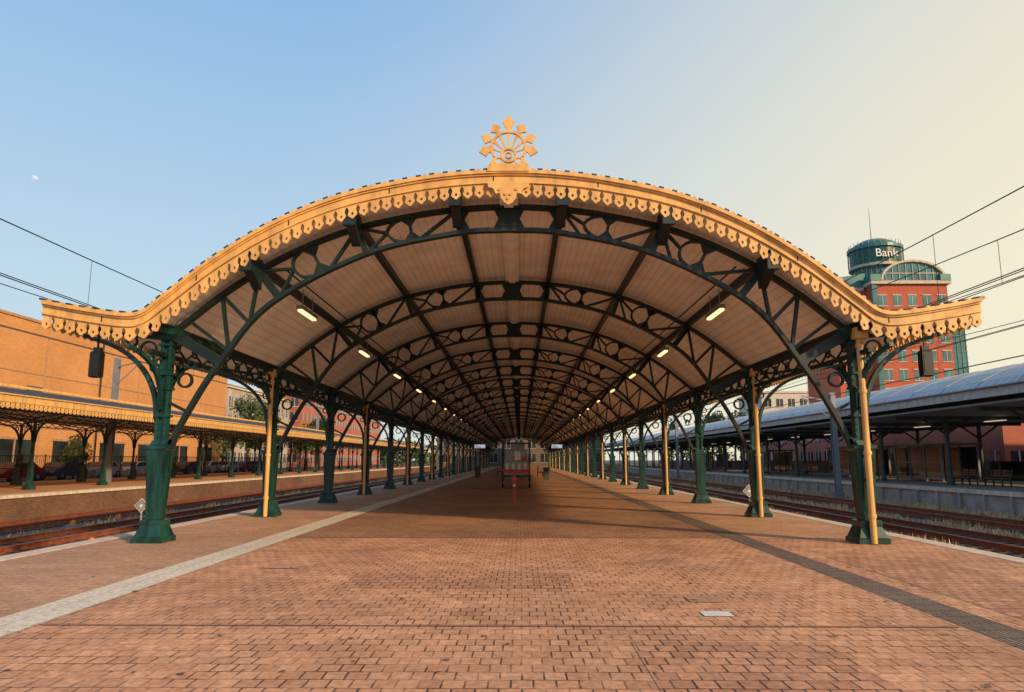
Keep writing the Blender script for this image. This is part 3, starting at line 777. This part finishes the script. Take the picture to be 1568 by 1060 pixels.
# ------------------------------------------------------------ light
AZ=R(132); EL=R(22)
w=bpy.data.worlds.new('World'); scene.world=w; w.use_nodes=True
n=w.node_tree.nodes; l=w.node_tree.links
sky=n.new('ShaderNodeTexSky'); sky.sky_type='NISHITA'; sky.sun_disc=False
sky.sun_elevation=EL; sky.sun_rotation=AZ; sky.dust_density=2.5; sky.air_density=1.0; sky.ozone_density=1.5
tc=n.new('ShaderNodeTexCoord'); sp=n.new('ShaderNodeSeparateXYZ'); l.new(tc.outputs['Generated'],sp.inputs[0])
rp_=n.new('ShaderNodeValToRGB'); cr=rp_.color_ramp
cr.elements[0].position=0; cr.elements[0].color=(.66,.75,.76,1)
cr.elements[1].position=1; cr.elements[1].color=(.16,.31,.62,1)
e=cr.elements.new(.22); e.color=(.53,.71,.83,1)
e=cr.elements.new(.55); e.color=(.30,.52,.82,1)
l.new(sp.outputs['Z'],rp_.inputs['Fac'])
dt=n.new('ShaderNodeVectorMath'); dt.operation='DOT_PRODUCT'; wa=R(75); dt.inputs[1].default_value=(math.sin(wa),math.cos(wa),-.38)
l.new(tc.outputs['Generated'],dt.inputs[0])
mr=n.new('ShaderNodeMapRange'); mr.interpolation_type='SMOOTHSTEP'; mr.inputs[1].default_value=-.28; mr.inputs[2].default_value=.85; mr.inputs[3].default_value=0; mr.inputs[4].default_value=1
l.new(dt.outputs['Value'],mr.inputs[0])
mx=n.new('ShaderNodeMix'); mx.data_type='RGBA'; l.new(mr.outputs[0],mx.inputs['Factor']); l.new(rp_.outputs['Color'],mx.inputs['A']); mx.inputs['B'].default_value=(1.0,.90,.65,1)
sc=n.new('ShaderNodeVectorMath'); sc.operation='SCALE'; sc.inputs['Scale'].default_value=1/.15; l.new(mx.outputs['Result'],sc.inputs[0])
m2=n.new('ShaderNodeMix'); m2.data_type='RGBA'; m2.inputs['Factor'].default_value=.9; l.new(sky.outputs[0],m2.inputs['A']); l.new(sc.outputs[0],m2.inputs['B'])
l.new(m2.outputs['Result'],n['Background'].inputs['Color']); n['Background'].inputs['Strength'].default_value=.15
sd=bpy.data.lights.new('sun','SUN'); sd.energy=4.6; sd.angle=R(3); sd.color=(1,.66,.36)
so=bpy.data.objects.new('sun',sd); scene.collection.objects.link(so)
dv=Vector((math.sin(AZ)*math.cos(EL),math.cos(AZ)*math.cos(EL),math.sin(EL)))
so.rotation_euler=dv.to_track_quat('Z','Y').to_euler(); so.location=(20,-20,30)
# ------------------------------------------------------------ camera
cd=bpy.data.cameras.new('camera'); cd.sensor_width=36; cd.lens=1100/1568*36; cd.clip_end=6000
co=bpy.data.objects.new('camera',cd); scene.collection.objects.link(co)
co.location=(.22,0,1.6); co.rotation_euler=(R(99),0,R(.625)); scene.camera=co
scene.view_settings.view_transform='Standard'; scene.view_settings.look='None'; scene.view_settings.exposure=0
